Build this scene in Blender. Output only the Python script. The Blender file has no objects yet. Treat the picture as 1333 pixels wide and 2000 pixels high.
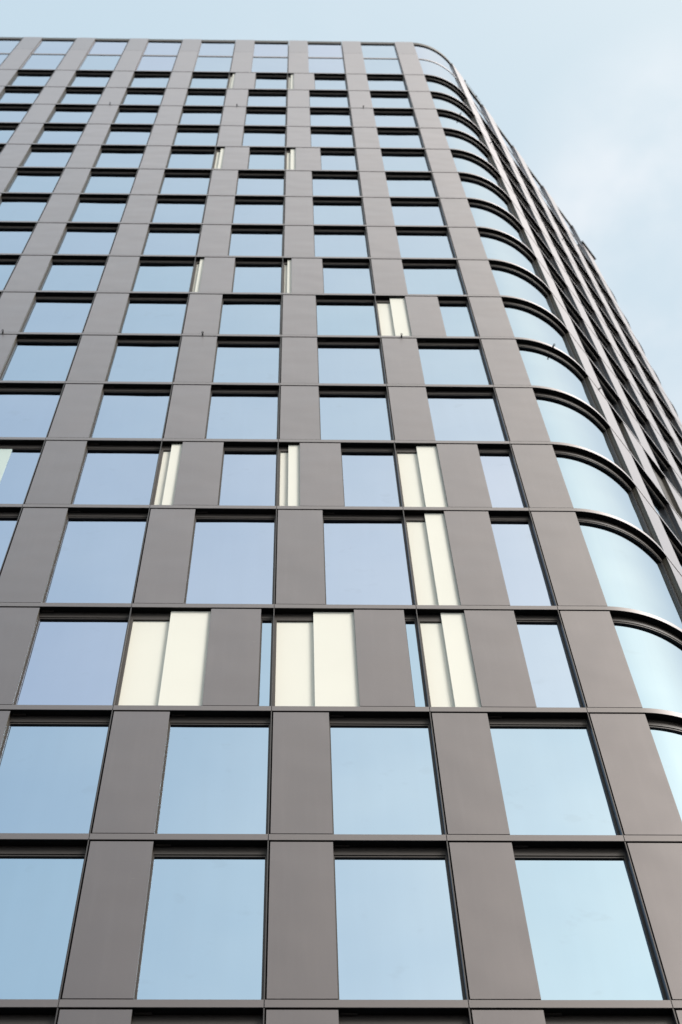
import bpy, math, random
from mathutils import Vector, Matrix

random.seed(7)
sc = bpy.context.scene
W = 2.25                       # one facade bay in metres
EYE = 1.6                      # camera height

# ------------------------------------------------------------------ camera
cam_d = bpy.data.cameras.new('camera')
cam = bpy.data.objects.new('camera', cam_d)
sc.collection.objects.link(cam)
sc.camera = cam
R_RIGHT = Vector((0.99965952, -0.01621019, -0.02044702))
R_DOWN = Vector((0.00741225, 0.92775139, -0.37312521))
R_FWD = Vector((0.02501818, 0.37284661, 0.92755566))
F_PX = 3915.861                # focal length in pixels of a 1333 px wide picture
CAM = Vector((0.10932253 * W, -5.87780385 * W, EYE))
cam.matrix_world = Matrix((
    (R_RIGHT.x, -R_DOWN.x, -R_FWD.x, CAM.x),
    (R_RIGHT.y, -R_DOWN.y, -R_FWD.y, CAM.y),
    (R_RIGHT.z, -R_DOWN.z, -R_FWD.z, CAM.z),
    (0, 0, 0, 1)))
cam_d.sensor_fit = 'HORIZONTAL'
cam_d.sensor_width = 36
cam_d.lens = 36 * F_PX / 1333
cam_d.clip_end = 3000
cam_d.dof.use_dof = True
cam_d.dof.focus_distance = 27
cam_d.dof.aperture_fstop = 3.0

# ------------------------------------------------------------------ light
SUN_AZ = math.radians(45)      # from the street side (-Y) towards the right (+X)
SUN_EL = math.radians(42)
SUN_DIR = Vector((math.sin(SUN_AZ) * math.cos(SUN_EL), -math.cos(SUN_AZ) * math.cos(SUN_EL), math.sin(SUN_EL)))
sun_d = bpy.data.lights.new('sun', 'SUN')
sun_d.energy = 1.5
sun_d.angle = math.radians(20)
sun_d.color = (1.0, 0.975, 0.955)
sun = bpy.data.objects.new('sun', sun_d)
sc.collection.objects.link(sun)
sun.rotation_euler = SUN_DIR.to_track_quat('Z', 'Y').to_euler()
sun.location = (30, -30, 60)

world = bpy.data.worlds.new('World')
sc.world = world
world.use_nodes = True
nt = world.node_tree
nt.nodes.clear()
def N(nt, t, **kw):
    n = nt.nodes.new(t)
    for k, v in kw.items():
        setattr(n, k, v)
    return n
def L(nt, a, b):
    nt.links.new(a, b)
def MATH(nt, op, a, b=None, c=None, clamp=False):
    n = N(nt, 'ShaderNodeMath', operation=op, use_clamp=clamp)
    for i, v in enumerate((a, b, c)):
        if v is None:
            continue
        if isinstance(v, (int, float)):
            n.inputs[i].default_value = v
        else:
            L(nt, v, n.inputs[i])
    return n.outputs[0]
def MIX(nt, fac, a, b, blend='MIX'):
    n = N(nt, 'ShaderNodeMix', data_type='RGBA', blend_type=blend)
    for sock, v in ((n.inputs[0], fac), (n.inputs[6], a), (n.inputs[7], b)):
        if isinstance(v, (int, float)):
            sock.default_value = v
        elif isinstance(v, tuple):
            sock.default_value = (*v, 1.0)
        else:
            L(nt, v, sock)
    return n.outputs[2]

sky = N(nt, 'ShaderNodeTexSky', sky_type='NISHITA')
sky.sun_disc = False
sky.sun_elevation = SUN_EL
sky.sun_rotation = math.pi - SUN_AZ
sky.dust_density = 3.0
sky.air_density = 1.0
tc = N(nt, 'ShaderNodeTexCoord')
sep = N(nt, 'ShaderNodeSeparateXYZ'); L(nt, tc.outputs['Generated'], sep.inputs[0])
dotn = N(nt, 'ShaderNodeVectorMath', operation='DOT_PRODUCT')
L(nt, tc.outputs['Generated'], dotn.inputs[0]); dotn.inputs[1].default_value = SUN_DIR
glow = MATH(nt, 'POWER', MATH(nt, 'MULTIPLY_ADD', dotn.outputs['Value'], 0.5, 0.5, clamp=True), 13.0)
# thin high cloud: noise over the cloud sheet overhead
zc = MATH(nt, 'MAXIMUM', sep.outputs['Z'], 0.08)
cx = MATH(nt, 'DIVIDE', sep.outputs['X'], zc); cy = MATH(nt, 'DIVIDE', sep.outputs['Y'], zc)
cv = N(nt, 'ShaderNodeCombineXYZ'); L(nt, cx, cv.inputs[0]); L(nt, cy, cv.inputs[1])
nz = N(nt, 'ShaderNodeTexNoise'); L(nt, cv.outputs[0], nz.inputs['Vector'])
nz.inputs['Scale'].default_value = 4.2; nz.inputs['Detail'].default_value = 6; nz.inputs['Roughness'].default_value = 0.55
nz.inputs['Distortion'].default_value = 0.6
mr = N(nt, 'ShaderNodeMapRange', interpolation_type='SMOOTHSTEP'); L(nt, nz.outputs['Fac'], mr.inputs[0])
mr.inputs[1].default_value = 0.42; mr.inputs[2].default_value = 0.72; mr.inputs[3].default_value = 0; mr.inputs[4].default_value = 1
haze_col = MIX(nt, glow, (6.1, 7.85, 8.95), (27.5, 23.2, 16.6))
skyhaze = MIX(nt, 0.66, sky.outputs['Color'], haze_col)
def bank(x, y, r_in, r_out):
    # a cloud bank around one direction of the sky
    d = (R_FWD * F_PX + R_RIGHT * (x - 666.5) + R_DOWN * (y - 1000)).normalized()
    dn = N(nt, 'ShaderNodeVectorMath', operation='DOT_PRODUCT'); L(nt, tc.outputs['Generated'], dn.inputs[0]); dn.inputs[1].default_value = d
    m_ = N(nt, 'ShaderNodeMapRange', interpolation_type='SMOOTHSTEP'); L(nt, dn.outputs['Value'], m_.inputs[0])
    m_.inputs[1].default_value = math.cos(math.radians(r_out)); m_.inputs[2].default_value = math.cos(math.radians(r_in)); m_.inputs[3].default_value = 0; m_.inputs[4].default_value = 1
    return m_.outputs[0]
banks = MATH(nt, 'ADD', MATH(nt, 'ADD', bank(1340, 380, 1.2, 5.2), MATH(nt, 'MULTIPLY', bank(1180, 560, 0.3, 3.5), 0.35)), MATH(nt, 'MULTIPLY', bank(1420, 800, 1.0, 4.5), 0.5), clamp=True)
nz2 = N(nt, 'ShaderNodeTexNoise'); L(nt, cv.outputs[0], nz2.inputs['Vector'])
nz2.inputs['Scale'].default_value = 13; nz2.inputs['Detail'].default_value = 7; nz2.inputs['Roughness'].default_value = 0.5
mr2 = N(nt, 'ShaderNodeMapRange', interpolation_type='SMOOTHSTEP'); L(nt, nz2.outputs['Fac'], mr2.inputs[0])
mr2.inputs[1].default_value = 0.26; mr2.inputs[2].default_value = 0.66; mr2.inputs[3].default_value = 0.1; mr2.inputs[4].default_value = 1
cloud_fac = MATH(nt, 'ADD', MATH(nt, 'MULTIPLY', mr.outputs[0], 0.12), MATH(nt, 'MULTIPLY', MATH(nt, 'MULTIPLY', banks, mr2.outputs[0]), 0.85), clamp=True)
final = MIX(nt, cloud_fac, skyhaze, MIX(nt, glow, (6.9, 7.3, 7.75), (12.5, 12.3, 12.0)))
bg = N(nt, 'ShaderNodeBackground'); bg.inputs['Strength'].default_value = 0.057
L(nt, final, bg.inputs['Color'])
wo = N(nt, 'ShaderNodeOutputWorld'); L(nt, bg.outputs[0], wo.inputs['Surface'])

sc.view_settings.view_transform = 'Standard'
sc.view_settings.look = 'None'
sc.view_settings.gamma = 1
sc.view_settings.use_curve_mapping = False
sc.view_settings.exposure = 1.1
sc.render.resolution_x = 682
sc.render.resolution_y = 1024
sc.render.film_transparent = False

# ------------------------------------------------------------------ materials
def new_mat(name):
    m = bpy.data.materials.new(name); m.use_nodes = True
    t = m.node_tree; b = t.nodes['Principled BSDF']
    return m, t, b

def metal(name, base, rough, metallic, spec=0.5, bump=0.0, tintamt=0.0, grime=0.0, coat=0.0, coatfac=0.66):
    m, t, b = new_mat(name)
    col = base
    tcn = N(t, 'ShaderNodeNewGeometry')
    n1 = N(t, 'ShaderNodeTexNoise'); L(t, tcn.outputs['Position'], n1.inputs['Vector'])
    n1.inputs['Scale'].default_value = 0.55; n1.inputs['Detail'].default_value = 3
    out = MIX(t, MATH(t, 'MULTIPLY', n1.outputs['Fac'], 0.5), tuple(c * 0.94 for c in base), tuple(c * 1.1 for c in base))
    if tintamt:
        at = N(t, 'ShaderNodeAttribute', attribute_name='tint')
        sc_ = MATH(t, 'MULTIPLY_ADD', at.outputs['Fac'], tintamt, 1 - tintamt / 2)
        cmb = N(t, 'ShaderNodeVectorMath', operation='SCALE'); L(t, out, cmb.inputs[0]); L(t, sc_, cmb.inputs['Scale'])
        out = cmb.outputs[0]
    if grime:
        mq = N(t, 'ShaderNodeMapping'); L(t, tcn.outputs['Position'], mq.inputs[0]); mq.inputs['Scale'].default_value = (2.2, 2.2, 14); mq.inputs['Location'].default_value = (3, 1, 5)
        n5 = N(t, 'ShaderNodeTexNoise'); L(t, mq.outputs[0], n5.inputs['Vector']); n5.inputs['Scale'].default_value = 1.0; n5.inputs['Detail'].default_value = 6
        r5 = N(t, 'ShaderNodeMapRange'); L(t, n5.outputs['Fac'], r5.inputs[0]); r5.inputs[1].default_value = 0.74; r5.inputs[2].default_value = 0.80
        out = MIX(t, MATH(t, 'MULTIPLY', r5.outputs[0], 0.5), out, (0.45, 0.42, 0.38))
        mp = N(t, 'ShaderNodeMapping'); L(t, tcn.outputs['Position'], mp.inputs[0]); mp.inputs['Scale'].default_value = (9, 9, 0.5)
        n2 = N(t, 'ShaderNodeTexNoise'); L(t, mp.outputs[0], n2.inputs['Vector']); n2.inputs['Scale'].default_value = 1.0; n2.inputs['Detail'].default_value = 5
        r = N(t, 'ShaderNodeMapRange'); L(t, n2.outputs['Fac'], r.inputs[0]); r.inputs[1].default_value = 0.5; r.inputs[2].default_value = 0.75
        out = MIX(t, MATH(t, 'MULTIPLY', r.outputs[0], grime), out, tuple(c * 1.5 + 0.02 for c in base))
    L(t, out, b.inputs['Base Color'])
    b.inputs['Metallic'].default_value = metallic
    b.inputs['Specular IOR Level'].default_value = spec
    if coat:
        gl = N(t, 'ShaderNodeBsdfGlossy'); gl.inputs['Color'].default_value = (0.98, 0.945, 1.0, 1); gl.inputs['Roughness'].default_value = coat
        fr = N(t, 'ShaderNodeFresnel'); fr.inputs['IOR'].default_value = 1.5
        mx = N(t, 'ShaderNodeMixShader'); L(t, MATH(t, 'MINIMUM', MATH(t, 'MULTIPLY', fr.outputs[0], coatfac), 0.24), mx.inputs[0]); L(t, b.outputs[0], mx.inputs[1]); L(t, gl.outputs[0], mx.inputs[2])
        L(t, mx.outputs[0], t.nodes['Material Output'].inputs['Surface'])
    n3 = N(t, 'ShaderNodeTexNoise'); L(t, tcn.outputs['Position'], n3.inputs['Vector']); n3.inputs['Scale'].default_value = 40; n3.inputs['Detail'].default_value = 2
    L(t, MATH(t, 'MULTIPLY_ADD', n3.outputs['Fac'], 0.10, rough - 0.05), b.inputs['Roughness'])
    if bump:
        n4 = N(t, 'ShaderNodeTexNoise'); L(t, tcn.outputs['Position'], n4.inputs['Vector']); n4.inputs['Scale'].default_value = 0.9; n4.inputs['Detail'].default_value = 1
        bp = N(t, 'ShaderNodeBump'); L(t, n4.outputs['Fac'], bp.inputs['Height']); bp.inputs['Strength'].default_value = bump; bp.inputs['Distance'].default_value = 0.05
        L(t, bp.outputs[0], b.inputs['Normal'])
        if coat: L(t, bp.outputs[0], gl.inputs['Normal']); L(t, bp.outputs[0], fr.inputs['Normal'])
    return m

M_PANEL = metal('bronze_grey_cladding', (0.062, 0.051, 0.054), 0.38, 0.26, 0.8, coat=0.39, bump=0.35, tintamt=0.2, grime=0.14)
M_CAPPANEL = metal('glossy_parapet_cladding', (0.062, 0.051, 0.054), 0.38, 0.30, 0.8, coat=0.34, tintamt=0.12)
M_LEDGE = metal('bronze_grey_ledge', (0.078, 0.065, 0.065), 0.38, 0.26, 0.8, coat=0.42, coatfac=0.5, tintamt=0.08)
M_FIN = metal('dark_bronze_fin', (0.040, 0.036, 0.038), 0.38, 0.3)
M_FRAME = metal('brown_window_frame', (0.030, 0.024, 0.021), 0.5, 0.1)
M_DARK = metal('recess_shade_black', (0.004, 0.004, 0.004), 0.7, 0.0, 0.2)  # near black: the shade under ledges and in gaps is put into the colour
M_CREAM = metal('cream_coated_panel', (0.76, 0.75, 0.67), 0.45, 0.0, 0.4)
M_PALE = metal('cream_behind_glass', (0.50, 0.60, 0.57), 0.4, 0.0, 0.5)  # cream seen behind glass, the pane's tint and sheen mixed into the colour
M_CONC = metal('concrete', (0.25, 0.25, 0.24), 0.8, 0.0, 0.3)
M_REVEAL = metal('brown_panel_carrier', (0.085, 0.074, 0.056), 0.6, 0.05, 0.3)
M_BLACK = metal('black_steel', (0.02, 0.02, 0.022), 0.45, 0.4)

def glass_mat():
    # solar-control glass: a coated mirror-like pane, bluish face on, near white at grazing angles
    m, t, b = new_mat('coated_glass')
    tcn = N(t, 'ShaderNodeNewGeometry')
    nn = N(t, 'ShaderNodeTexNoise'); L(t, tcn.outputs['Position'], nn.inputs['Vector']); nn.inputs['Scale'].default_value = 0.35; nn.inputs['Detail'].default_value = 4
    blue = MIX(t, nn.outputs['Fac'], (0.29, 0.45, 0.62), (0.38, 0.53, 0.68))
    viol = MIX(t, nn.outputs['Fac'], (0.37, 0.44, 0.64), (0.46, 0.52, 0.70))
    at = N(t, 'ShaderNodeAttribute', attribute_name='tint')
    ms = N(t, 'ShaderNodeMapping'); L(t, tcn.outputs['Position'], ms.inputs[0]); ms.inputs['Scale'].default_value = (5, 5, 0.35)
    ns = N(t, 'ShaderNodeTexNoise'); L(t, ms.outputs[0], ns.inputs['Vector']); ns.inputs['Scale'].default_value = 1.0; ns.inputs['Detail'].default_value = 4
    n6 = N(t, 'ShaderNodeTexNoise'); L(t, tcn.outputs['Position'], n6.inputs['Vector']); n6.inputs['Scale'].default_value = 2.3; n6.inputs['Detail'].default_value = 3
    r6 = N(t, 'ShaderNodeMapRange', interpolation_type='SMOOTHSTEP'); L(t, n6.outputs['Fac'], r6.inputs[0]); r6.inputs[1].default_value = 0.64; r6.inputs[2].default_value = 0.74
    dirt = MATH(t, 'ADD', MATH(t, 'MULTIPLY', ns.outputs['Fac'], 0.10), MATH(t, 'MULTIPLY', r6.outputs[0], 0.08))
    L(t, MIX(t, dirt, MIX(t, at.outputs['Fac'], blue, viol), (0.22, 0.27, 0.33)), b.inputs['Base Color'])
    b.inputs['Metallic'].default_value = 1.0
    nd = N(t, 'ShaderNodeTexNoise'); L(t, tcn.outputs['Position'], nd.inputs['Vector']); nd.inputs['Scale'].default_value = 1.7; nd.inputs['Detail'].default_value = 8
    L(t, MATH(t, 'MULTIPLY_ADD', nd.outputs['Fac'], 0.05, 0.0), b.inputs['Roughness'])
    nb = N(t, 'ShaderNodeTexNoise'); L(t, tcn.outputs['Position'], nb.inputs['Vector']); nb.inputs['Scale'].default_value = 0.6; nb.inputs['Detail'].default_value = 1
    bp = N(t, 'ShaderNodeBump'); L(t, nb.outputs['Fac'], bp.inputs['Height']); bp.inputs['Strength'].default_value = 0.5; bp.inputs['Distance'].default_value = 0.03
    L(t, bp.outputs[0], b.inputs['Normal'])
    return m
M_GLASS = glass_mat()

# ------------------------------------------------------------------ facade path
# u runs along the facade in bays, v is the depth behind the outer face, z in bays above the eye
ANG = 0.897311955
RAD = 0.9931944
X0 = 2.3335969
UC = X0 + RAD * ANG                      # end of the first rounded corner
SIDE = 4.37
U2 = UC + SIDE                           # start of the second rounded corner
ANG2 = ANG
UE = U2 + RAD * ANG2
UEND = UE + 6.0
ULEFT = -9.0
C1 = Vector((X0 + RAD * math.sin(ANG), RAD * (1 - math.cos(ANG))))
D1 = Vector((math.cos(ANG), math.sin(ANG)))
C2 = C1 + D1 * SIDE
ctr2 = C2 + Vector((-D1.y, D1.x)) * RAD
A3 = ANG + ANG2
D3 = Vector((math.cos(A3), math.sin(A3)))
C3 = ctr2 + Vector((D3.y, -D3.x)) * RAD
def P(u, v, z):
    if u <= X0:
        p = Vector((u, v))
    elif u < UC:
        a = (u - X0) / RAD
        p = Vector((X0, RAD)) + Vector((math.sin(a), -math.cos(a))) * (RAD - v)
    elif u <= U2:
        p = C1 + D1 * (u - UC) + Vector((-D1.y, D1.x)) * v
    elif u < UE:
        a = ANG + (u - U2) / RAD
        p = ctr2 + Vector((math.sin(a), -math.cos(a))) * (RAD - v)
    else:
        p = C3 + D3 * (u - UE) + Vector((-D3.y, D3.x)) * v
    return Vector((p.x * W, p.y * W, z * W + EYE))
def cuts(u0, u1):
    s = [u0]
    for a, b in ((X0, UC), (U2, UE)):
        if u1 > a and u0 < b:
            n = 28
            for i in range(n + 1):
                t = a + (b - a) * i / n
                if u0 + 1e-6 < t < u1 - 1e-6:
                    s.append(t)
    s.append(u1)
    return s

class MB:
    def __init__(self):
        self.v = []; self.f = []; self.mi = []; self.t = []; self.mats = []
    def mat(self, m):
        if m not in self.mats: self.mats.append(m)
        return self.mats.index(m)
    def box(self, u0, u1, v0, v1, z0, z1, m, bev=0.0, tint=None, end=None):
        mi = self.mat(m); me_ = self.mat(end) if end else mi
        if tint is None: tint = random.random()
        us = cuts(u0, u1); b = len(self.v)
        # cross section (v,z), optional chamfer on the outer edges
        if bev:
            prof = [(v0 + bev, z0), (v0, z0 + bev), (v0, z1 - bev), (v0 + bev, z1), (v1, z1), (v1, z0)]
        else:
            prof = [(v0, z0), (v0, z1), (v1, z1), (v1, z0)]
        k = len(prof)
        for i, u in enumerate(us):
            for (v, z) in prof:
                self.v.append(P(u, v, z)); self.t.append(tint)
        for i in range(len(us) - 1):
            for j in range(k):
                a = b + i * k + j; c = b + i * k + (j + 1) % k
                self.f.append((a, c, c + k, a + k)); self.mi.append(mi)
        self.f.append(tuple(b + j for j in range(k - 1, -1, -1))); self.mi.append(me_)
        e = b + (len(us) - 1) * k
        self.f.append(tuple(e + j for j in range(k))); self.mi.append(me_)
    def raw(self, verts, faces, m):
        mi = self.mat(m); b = len(self.v)
        for v in verts: self.v.append(Vector(v)); self.t.append(0.5)
        for f in faces: self.f.append(tuple(b + i for i in f)); self.mi.append(mi)
    def build(self, name, parent=None, kind=None, label=None):
        if not self.v: return None
        c = Vector((0, 0, 0))
        lo = Vector(tuple(min(p[i] for p in self.v) for i in range(3)))
        hi = Vector(tuple(max(p[i] for p in self.v) for i in range(3)))
        c = (lo + hi) / 2; c.z = lo.z
        me = bpy.data.meshes.new(name)
        me.from_pydata([p - c for p in self.v], [], self.f)
        for m in self.mats: me.materials.append(m)
        for i, p in enumerate(me.polygons): p.material_index = self.mi[i]
        at = me.attributes.new('tint', 'FLOAT', 'POINT')
        at.data.foreach_set('value', self.t)
        me.validate(); me.update()
        if len(self.v) > 60 and kind == 'smooth':
            pass
        o = bpy.data.objects.new(name, me)
        sc.collection.objects.link(o)
        o.location = c
        if parent:
            o.parent = parent
            pw = Vector((0, 0, 0)); q = parent
            while q: pw += q.location; q = q.parent
            o.location = c - pw
        if kind: o['kind'] = kind
        if label: o['label'] = label
        return o

def recalc(o):
    import bmesh
    bm = bmesh.new(); bm.from_mesh(o.data)
    bmesh.ops.recalc_face_normals(bm, faces=bm.faces)
    bm.to_mesh(o.data); bm.free()
    # smooth along rounded corners only
    for p in o.data.polygons: p.use_smooth = True
    try:
        o.data.set_sharp_from_angle(angle=math.radians(20))
    except Exception:
        for p in o.data.polygons: p.use_smooth = False

def project(u, v, z):
    d = P(u, v, z) - CAM
    f = d.dot(R_FWD)
    if f <= 0: return None
    return (666.5 + F_PX * d.dot(R_RIGHT) / f, 1000 + F_PX * d.dot(R_DOWN) / f)
def seen_area(u0, u1, z0, z1):
    """area in picture pixels of a facade cell, clipped to the frame"""
    n = 6; s = 0
    for i in range(n):
        for j in range(n):
            a = project(u0 + (u1 - u0) * i / n, 0, z0 + (z1 - z0) * j / n)
            b = project(u0 + (u1 - u0) * (i + 1) / n, 0, z0 + (z1 - z0) * j / n)
            c = project(u0 + (u1 - u0) * i / n, 0, z0 + (z1 - z0) * (j + 1) / n)
            if not (a and b and c): continue
            if 0 <= a[0] <= 1333 and 0 <= a[1] <= 2000:
                ar = (b[0] - a[0]) * (c[1] - a[1]) - (b[1] - a[1]) * (c[0] - a[0])
                s += max(0, -ar)
    return s

# ------------------------------------------------------------------ levels
H = 1.55251249
levels = [8.15175364]
for k in range(17):
    levels.append(levels[-1] + (1.87302981 if k == 3 else 1.61805747 if k == 16 else H))
# levels[0..17] = bands A..R ; four more storeys below the frame
below = [levels[0] - H * (i + 1) for i in range(4)][::-1]
LV = below + levels                      # LV[4] = A
NB = len(below)
TOP = LV[-1] + 3.65

tower = bpy.data.objects.new('office_tower', None)
sc.collection.objects.link(tower)
tower.location = (0, 0, 0)
tower['label'] = 'tall office tower clad in bronze-grey metal panels with recessed mirror windows and rounded glass corner'
tower['category'] = 'building'

# slid panels: (band index above the storey bottom) -> {bay: (cream2 start, panel start)}
# storeys are named by their lower band index in `levels`
PL, PR = 0.0085, 0.358
PW = PR - PL
SHIFT = {
    2: {-1: (0.275, 0.557), 0: (0.272, 0.557), 1: (0.168, 0.332)},
    3: {1: (0.165, 0.318)},
    4: {-1: (0.083, 0.178), 0: (0.085, 0.182), 1: (0.186, 0.360)},
    7: {1: (0.157, 0.320)},
    8: {-1: (0.050, 0.100), 0: (0.050, 0.096)},
    12: {-1: (0.068, 0.130), 0: (0.068, 0.140)},
    16: {-1: (0.055, 0.100), 0: (0.055, 0.104)},
}
SIDE_SHIFT = {6: {1: (0.2, 0.40)}}
SIDE_EXTRA = {6: {0: 0.63}}

panels = []      # (area, boxes)
windows = []     # (area, frame MB args, pane args)

def add_panel(u0, u1, z0, z1):
    panels.append((seen_area(u0, u1, z0, z1), (u0, u1, z0, z1)))

GV = 0.061       # glass depth
def pane_tint(u0, u1, z0):
    # the coating is a little more violet on some storeys; narrow panes come from another batch
    k = sum(1 for z in levels if z < z0) - 1
    w = {2: 0.55, 3: 0.5, 4: 0.55, 5: 0.4, 6: 0.32}.get(k, 0.15)
    if u1 - u0 < 0.2: w = 0.0
    if X0 < u1 and u0 > 2.3: return 0.0
    return min(1, max(0, w + random.uniform(-0.14, 0.14)))
def win_boxes(u0, u1, z0, z1, lj=True, rj=True, flat=False, bar=True):
    """returns frame box list and pane box; z1 = underside of the ledge above, z0 = top of the ledge below"""
    fr = []
    jl = 0.004; jr = 0.0135
    a = u0 + jl; b = u1 - jr
    hz = z1 - 0.078
    fr.append((u0 - 0.03, u1 - 0.0075, 0.047, 0.0675, hz, z1 + 0.003, M_FRAME))          # head
    fr.append((u0 - 0.03, a, 0.047, 0.0675, z0 - 0.03, hz, M_FRAME))                      # left jamb
    fr.append((b, u1 - 0.0075, 0.047, 0.0675, z0 - 0.03, hz, M_FRAME))                    # right jamb
    fr.append((a, b, 0.052, 0.0675, hz - 0.016, hz, M_FRAME))                             # bead head
    fr.append((a, a + 0.005, 0.0525, 0.0675, z0 - 0.03, hz - 0.016, M_FRAME))             # bead left
    fr.append((b - 0.006, b, 0.0525, 0.0675, z0 - 0.03, hz - 0.016, M_FRAME))             # bead right
    fr.append((a + 0.006, a + 0.006 + 0.085, 0.030, 0.040, z1 - 0.007, z1 - 0.002, M_FRAME)) if bar and (u1 - u0) > 0.5 else None
    pane = (a + 0.0055, b - 0.0065, GV, 0.066, z0 - 0.03, hz - 0.0165, M_GLASS, 0.0, pane_tint(u0, u1, z0))
    return fr, pane
def add_window(u0, u1, z0, z1, **k):
    fr, pane = win_boxes(u0, u1, z0, z1, **k)
    windows.append((seen_area(max(u0, ULEFT), u1, z0, z1), fr, pane))

ZB = 0.065       # ledge height
creams = []
dark_leaves = []
pale_leaves = []
openings = []

bays = [(float(i), 'front', i) for i in range(int(ULEFT), 2)] + [(UC + s, 'side', s) for s in range(0, 4)] \
     + [(UE + 0.36 + s, 'back', s) for s in range(0, 5)]
for li in range(len(LV) - 1):
    z0 = LV[li] + ZB; z1 = LV[li + 1]
    pz0, pz1 = z0 + 0.011, z1 - 0.013
    storey = li - NB
    for (u, side, idx) in bays:
        sh = None
        if side == 'front': sh = SHIFT.get(storey, {}).get(idx)
        if side == 'side': sh = SIDE_SHIFT.get(storey, {}).get(idx)
        if sh is None:
            add_panel(u + PL, u + PR, pz0, pz1)
            if side == 'side' and idx in SIDE_EXTRA.get(storey, {}):
                e = SIDE_EXTRA[storey][idx]
                add_window(u + PR, u + e, z0, z1, bar=False)
                add_panel(u + e, u + 0.985, pz0, pz1)
            else:
                add_window(u + PR, u + 1, z0, z1)
        else:
            c2, p0 = sh
            # cream leaf on the glass line, cream leaf standing forward, dark panel slid aside
            if side == 'front':
                creams.append((u + 0.017, u + c2 + 0.02, 0.0600, 0.0680, z0 - 0.02, z1 - 0.108))
                creams.append((u + c2, u + p0 + 0.02, 0.0290, 0.0590, z0 - 0.02, z1 - 0.003))
            else:
                dark_leaves.append((u + 0.017, u + c2 + 0.02, 0.0600, 0.0680, z0 - 0.02, z1 - 0.108))
                dark_leaves.append((u + c2, u + p0 + 0.02, 0.0480, 0.0590, z0 - 0.02, z1 - 0.003))
            add_panel(u + p0, u + p0 + PW, pz0, pz1)
            add_window(u + p0 + PW, u + 1, z0, z1)
            # frame head and jamb of the opened part, dark carrier behind the slid panel
            ob = MB()
            ob.box(u + 0.0003, u + c2, 0.047, 0.0675, z1 - 0.1075, z1 + 0.003, M_FRAME)
            ob.box(u + 0.0003, u + 0.0165, 0.045, 0.0675, z0 - 0.02, z1 - 0.108, M_FRAME)
            openings.append(ob)
    if storey == 4:   # a leaf left standing half across the glass far left
        pale_leaves.append((-2.63, -2.274, 0.0530, 0.0600, z0 - 0.02, z1 - 0.095))
    # panels beside the rounded corners, and the curved windows
    add_panel(2 + PL, 2 + PR, pz0, pz1)
    add_window(2 + PR, UC + 0.0065, z0, z1, bar=False)
    add_panel(UC + 4 + PL, UC + 4 + PR, pz0, pz1)
    add_window(UC + 4 + PR, UE + 0.0065, z0, z1, bar=False)
    add_panel(UE + PL, UE + PR, pz0, pz1)

# ------------------------------------------------------------------ parapet storey
ZR = LV[-1]
CUR = {}
pz = ZR + ZB + 0.006
par_fr = []
def add_parapet_window(u0, u1):
    fr = []
    a = u0 + 0.006; b = u1 - 0.012
    fr.append((u0 - 0.03, a, 0.030, 0.055, ZR + 0.03, ZR + 3.48, M_LEDGE))
    fr.append((b, u1 - 0.0065, 0.030, 0.055, ZR + 0.03, ZR + 3.48, M_LEDGE))
    fr.append((a, b, 0.032, 0.055, ZR + 1.84, ZR + 1.93, M_LEDGE))
    fr.append((u0 - 0.03, u1 - 0.0065, 0.022, 0.058, ZR + 3.482, ZR + 3.71, M_FRAME))
    windows.append((seen_area(max(u0, ULEFT), u1, ZR, ZR + 1.9), fr, [(a + 0.0005, b - 0.0005, 0.040, 0.046, ZR + 0.03, ZR + 1.8395, M_GLASS),
                    (a + 0.0005, b - 0.0005, 0.040, 0.046, ZR + 1.9305, ZR + 3.4815, M_GLASS)]))
for (u, side, idx) in bays:
    add_panel(u + PL, u + PR, pz, ZR + 2.238)
    add_panel(u + PL, u + PR, ZR + 2.246, TOP)
    add_parapet_window(u + PR, u + 1)
for ub in (2, UC + 4, UE):
    add_panel(ub + PL, ub + PR, pz, ZR + 2.238)
    if ub == 2: add_panel(ub + PL, ub + PR, ZR + 2.246, TOP)
add_parapet_window(2 + PR, UC + 0.0065)
fr_low = [(UC + 4 + PR - 0.03, UC + 4 + PR + 0.006, 0.030, 0.055, ZR + 0.03, ZR + 1.93, M_LEDGE),
          (UC + 4 + PR - 0.03, UE, 0.022, 0.058, ZR + 1.931, ZR + 2.238, M_LEDGE)]
windows.append((100.0, fr_low, [(UC + 4 + PR + 0.0065, UE, 0.040, 0.046, ZR + 0.03, ZR + 1.9305, M_GLASS)]))

# ------------------------------------------------------------------ build the parts
LIM = 100
panels.sort(key=lambda p: -p[0])
rest = MB()
for n, (ar, (u0, u1, z0, z1)) in enumerate(panels):
    mb = MB() if (n < LIM and ar > 20) else rest
    mb.box(u0, u1, 0.004, 0.0090, z0, z1, M_CAPPANEL if z0 > ZR + 2.2 else M_PANEL, bev=0.0010, end=M_REVEAL)
    mb.box(u0 + 0.003, u1 - 0.003, 0.0092, 0.0465, z0, z1, M_REVEAL)
    if mb is not rest:
        recalc(mb.build('cladding_panel', tower))
recalc(rest.build('cladding_panel', tower, kind='stuff'))

windows.sort(key=lambda p: -p[0])
rest = MB()
for n, (ar, fr, pane) in enumerate(windows):
    solo = n < LIM and ar > 20
    mb = MB() if solo else rest
    for f in fr:
        if f: mb.box(*f)
    if solo:
        w = mb.build('window', tower); recalc(w)
        pm = MB()
        for pn in (pane if isinstance(pane, list) else [pane]): pm.box(*pn)
        recalc(pm.build('pane', w))
    else:
        for pn in (pane if isinstance(pane, list) else [pane]): mb.box(*pn)
recalc(rest.build('window', tower, kind='stuff'))

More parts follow.
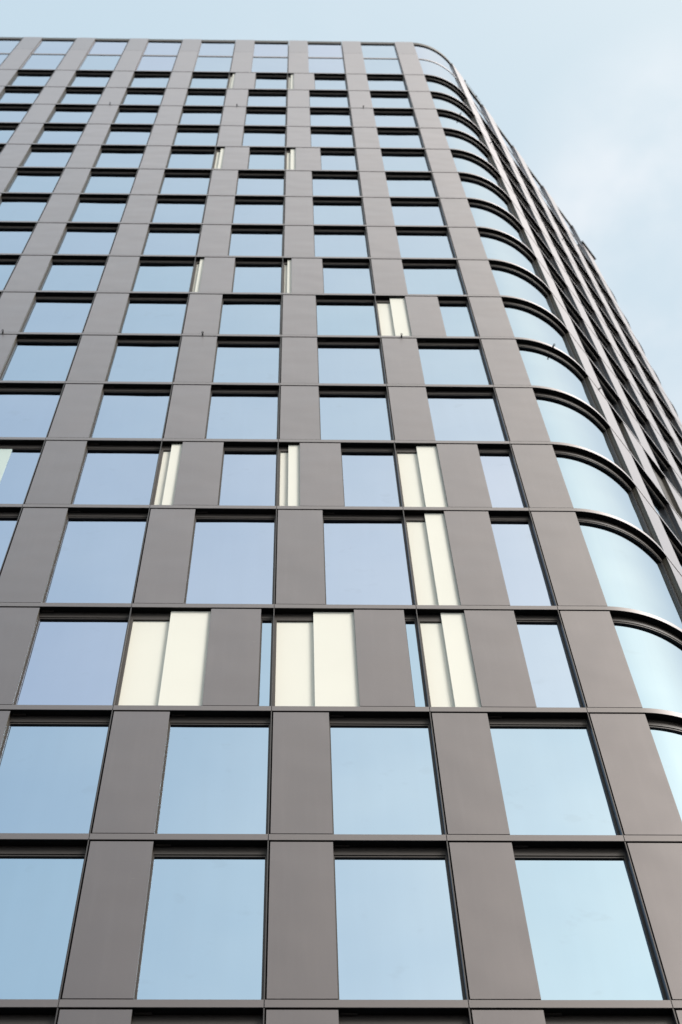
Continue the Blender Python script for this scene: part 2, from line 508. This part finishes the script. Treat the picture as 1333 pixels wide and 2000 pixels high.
for c in creams:
    m = MB(); m.box(*c, M_CREAM, bev=0.0012)
    recalc(m.build('infill_panel', tower, label='cream infill leaf exposed beside a slid grey panel'))
for c in pale_leaves:
    m = MB(); m.box(*c, M_PALE); recalc(m.build('infill_panel', tower, label='infill leaf coloured like cream seen behind glass, standing half across a window at the far left'))
for c in dark_leaves:
    m = MB(); m.box(*c, M_FRAME); recalc(m.build('infill_panel', tower, label='brown infill leaf in an opened bay of the side facade'))
for ob in openings: recalc(ob.build('opening_frame', tower))

# ledges: one per storey, jointed at every bay line
joints = [float(i) for i in range(int(ULEFT), 3)] + [UC + s for s in range(1, 5)] + [UE + 0.36 + s for s in range(0, 6)]
for li, z in enumerate(LV):
    m = MB()
    for a, b in zip(joints[:-1], joints[1:]):
        m.box(a - 0.0012, b - 0.0054, 0.0, 0.004, z, z + 0.0555, M_LEDGE, bev=0.0010)
        m.box(a - 0.0012, b - 0.0054, 0.0015, 0.0041, z + 0.056, z + ZB, M_LEDGE)
    m.box(joints[0], joints[-1], 0.0043, 0.078, z + 0.0035, z + ZB - 0.003, M_DARK)  # ledge underside, its shade painted as black
    recalc(m.build('ledge', tower))

# vertical fins on the bay lines
for u in joints:
    m = MB()
    for li in range(len(LV)):
        z0 = LV[li] + ZB + 0.0005
        z1 = LV[li + 1] - 0.0005 if li + 1 < len(LV) else TOP - 0.03
        m.box(u - 0.0066, u - 0.0004, 0.0025, 0.0675, z0, z1, M_FIN)
    recalc(m.build('fin', tower))

# inner wall behind panels and windows, from ground to roof
zg = -EYE / W
m = MB()
m.box(ULEFT - 0.02, UE + 5.4, 0.0705, 0.16, zg, ZR + 3.45, M_DARK)
recalc(m.build('core_wall', tower))
# ground floor: concrete wall below the lowest ledge
m = MB()
m.box(ULEFT, UE + 5.36, 0.012, 0.0700, zg, LV[0] - 0.01, M_CONC)
recalc(m.build('base_wall', tower))
# flank and rear walls, roof
pl = P(ULEFT, 0.01, 0); pe = P(UE + 5.36, 0.01, 0)
yb = pe.y + 0.4
zt = (ZR + 3.45) * W + EYE
m = MB()
x0 = pl.x
ring = [(x0, pl.y), (pe.x, pe.y), (pe.x - 1.0, yb), (x0, yb)]
m.raw([(x0, 0.05, 0), (x0 - 0.25, 0.05, 0), (x0 - 0.25, yb, 0), (x0, yb, 0), (x0, 0.05, zt), (x0 - 0.25, 0.05, zt), (x0 - 0.25, yb, zt), (x0, yb, zt)],
      [(0, 3, 2, 1), (4, 5, 6, 7), (0, 1, 5, 4), (1, 2, 6, 5), (2, 3, 7, 6), (3, 0, 4, 7)], M_PANEL)
recalc(m.build('flank_wall', tower))
m = MB()
xe = pe.x
m.raw([(x0 - 0.25, yb + 0.01, 0), (xe, yb + 0.01, 0), (xe, yb + 0.3, 0), (x0 - 0.25, yb + 0.3, 0),
       (x0 - 0.25, yb + 0.01, zt), (xe, yb + 0.01, zt), (xe, yb + 0.3, zt), (x0 - 0.25, yb + 0.3, zt)],
      [(0, 3, 2, 1), (4, 5, 6, 7), (0, 1, 5, 4), (1, 2, 6, 5), (2, 3, 7, 6), (3, 0, 4, 7)], M_PANEL)
recalc(m.build('rear_wall', tower))
us = cuts(ULEFT, UE + 5.3)
poly = [P(u, 0.10, ZR + 2.9) for u in us] + [Vector((x0, yb, (ZR + 2.9) * W + EYE))]
low = [p - Vector((0, 0, 0.3)) for p in poly]
m = MB(); n = len(poly)
m.raw(poly + low, [tuple(range(n)), tuple(range(2 * n - 1, n - 1, -1))] + [(i, n + i, n + (i + 1) % n, (i + 1) % n) for i in range(n)], M_CONC)
m.build('roof', tower)

# ------------------------------------------------------------------ rope anchors on two ledges
def ring_mesh(mb, c, ax_t, ax_z, R, r, m, seg=14, cs=7):
    axn = ax_t.cross(ax_z).normalized()
    vs = []; fs = []
    for i in range(seg):
        a = 2 * math.pi * i / seg
        d = ax_t * math.cos(a) + ax_z * math.sin(a)
        for j in range(cs):
            b = 2 * math.pi * j / cs
            vs.append(c + d * (R + r * math.cos(b)) + axn * (r * math.sin(b)))
    for i in range(seg):
        for j in range(cs):
            i2 = (i + 1) % seg; j2 = (j + 1) % cs
            fs.append((i * cs + j, i2 * cs + j, i2 * cs + j2, i * cs + j2))
    mb.raw(vs, fs, m)
def anchor(u, z):
    m = MB()
    m.box(u - 0.009, u + 0.009, -0.0035, -0.0004, z + 0.012, z + 0.046, M_BLACK, bev=0.0008)
    m.box(u - 0.006, u + 0.006, -0.018, -0.0036, z + 0.025, z + 0.033, M_BLACK)
    c = P(u, -0.0255, z + 0.029)
    t = (P(u + 0.01, -0.03, z) - P(u - 0.01, -0.03, z)).normalized()
    ring_mesh(m, c, t, t.cross(Vector((0, 0, 1))), 0.0080 * W, 0.0036 * W, M_BLACK)
    o = m.build('rope_anchor', tower)
for bi_ in (7, 15):
    for u in (-5 + .21, -3 + .21, -1 + .21, 1 + .21, 2.36 + .40, UC + 0.21, UC + 2.21):
        anchor(u, levels[bi_])

# cable with clips along the side parapet
m = MB()
m.box(UC + 0.45, UC + 0.98, 0.005, 0.010, TOP + 0.09, TOP + 0.105, M_BLACK)
for s in (0.45, 0.82):
    m.box(UC + s, UC + s + 0.02, 0.0, 0.022, TOP + 0.065, TOP + 0.16, M_BLACK)
m.build('parapet_cable', tower)
# straight roof beam running on past the far rounded corner
def straight(mb, s0, s1, v0, v1, z0, z1, mat_):
    n_ = Vector((-D1.y, D1.x)); vs = []
    for z in (z0, z1):
        for (s_, v_) in ((s0, v0), (s1, v0), (s1, v1), (s0, v1)):
            p = C1 + D1 * s_ + n_ * v_
            vs.append(Vector((p.x * W, p.y * W, z * W + EYE)))
    mb.raw(vs, [(0, 3, 2, 1), (4, 5, 6, 7), (0, 1, 5, 4), (1, 2, 6, 5), (2, 3, 7, 6), (3, 0, 4, 7)], mat_)
m = MB()
straight(m, 4.012, 4.44, -0.030, 0.0, ZR + 2.245, ZR + 2.36, M_BLACK)
straight(m, 4.012, 4.43, 0.0005, 0.05, ZR + 2.245, ZR + 2.33, M_REVEAL)
recalc(m.build('roof_beam', tower))

# ------------------------------------------------------------------ ground
def sheet(name, x0, y0, x1, y1, z, m):
    me = bpy.data.meshes.new(name)
    me.from_pydata([(x0, y0, z), (x1, y0, z), (x1, y1, z), (x0, y1, z)], [], [(0, 1, 2, 3)])
    me.materials.append(m)
    o = bpy.data.objects.new(name, me); sc.collection.objects.link(o)
    o['kind'] = 'structure'
    return o
M_ASPH = metal('asphalt', (0.05, 0.05, 0.052), 0.85, 0.0, 0.3)
M_PAVE = metal('paving', (0.09, 0.087, 0.084), 0.8, 0.0, 0.3)
g = sheet('ground', -900, -900, 900, 900, -0.13, M_ASPH)
g['label'] = 'dark asphalt ground around the tower'; g['category'] = 'ground'
pv = sheet('pavement', -28, -9, 24, 40, -0.004, M_PAVE)
pv['label'] = 'grey paved strip along the foot of the tower'; pv['category'] = 'pavement'
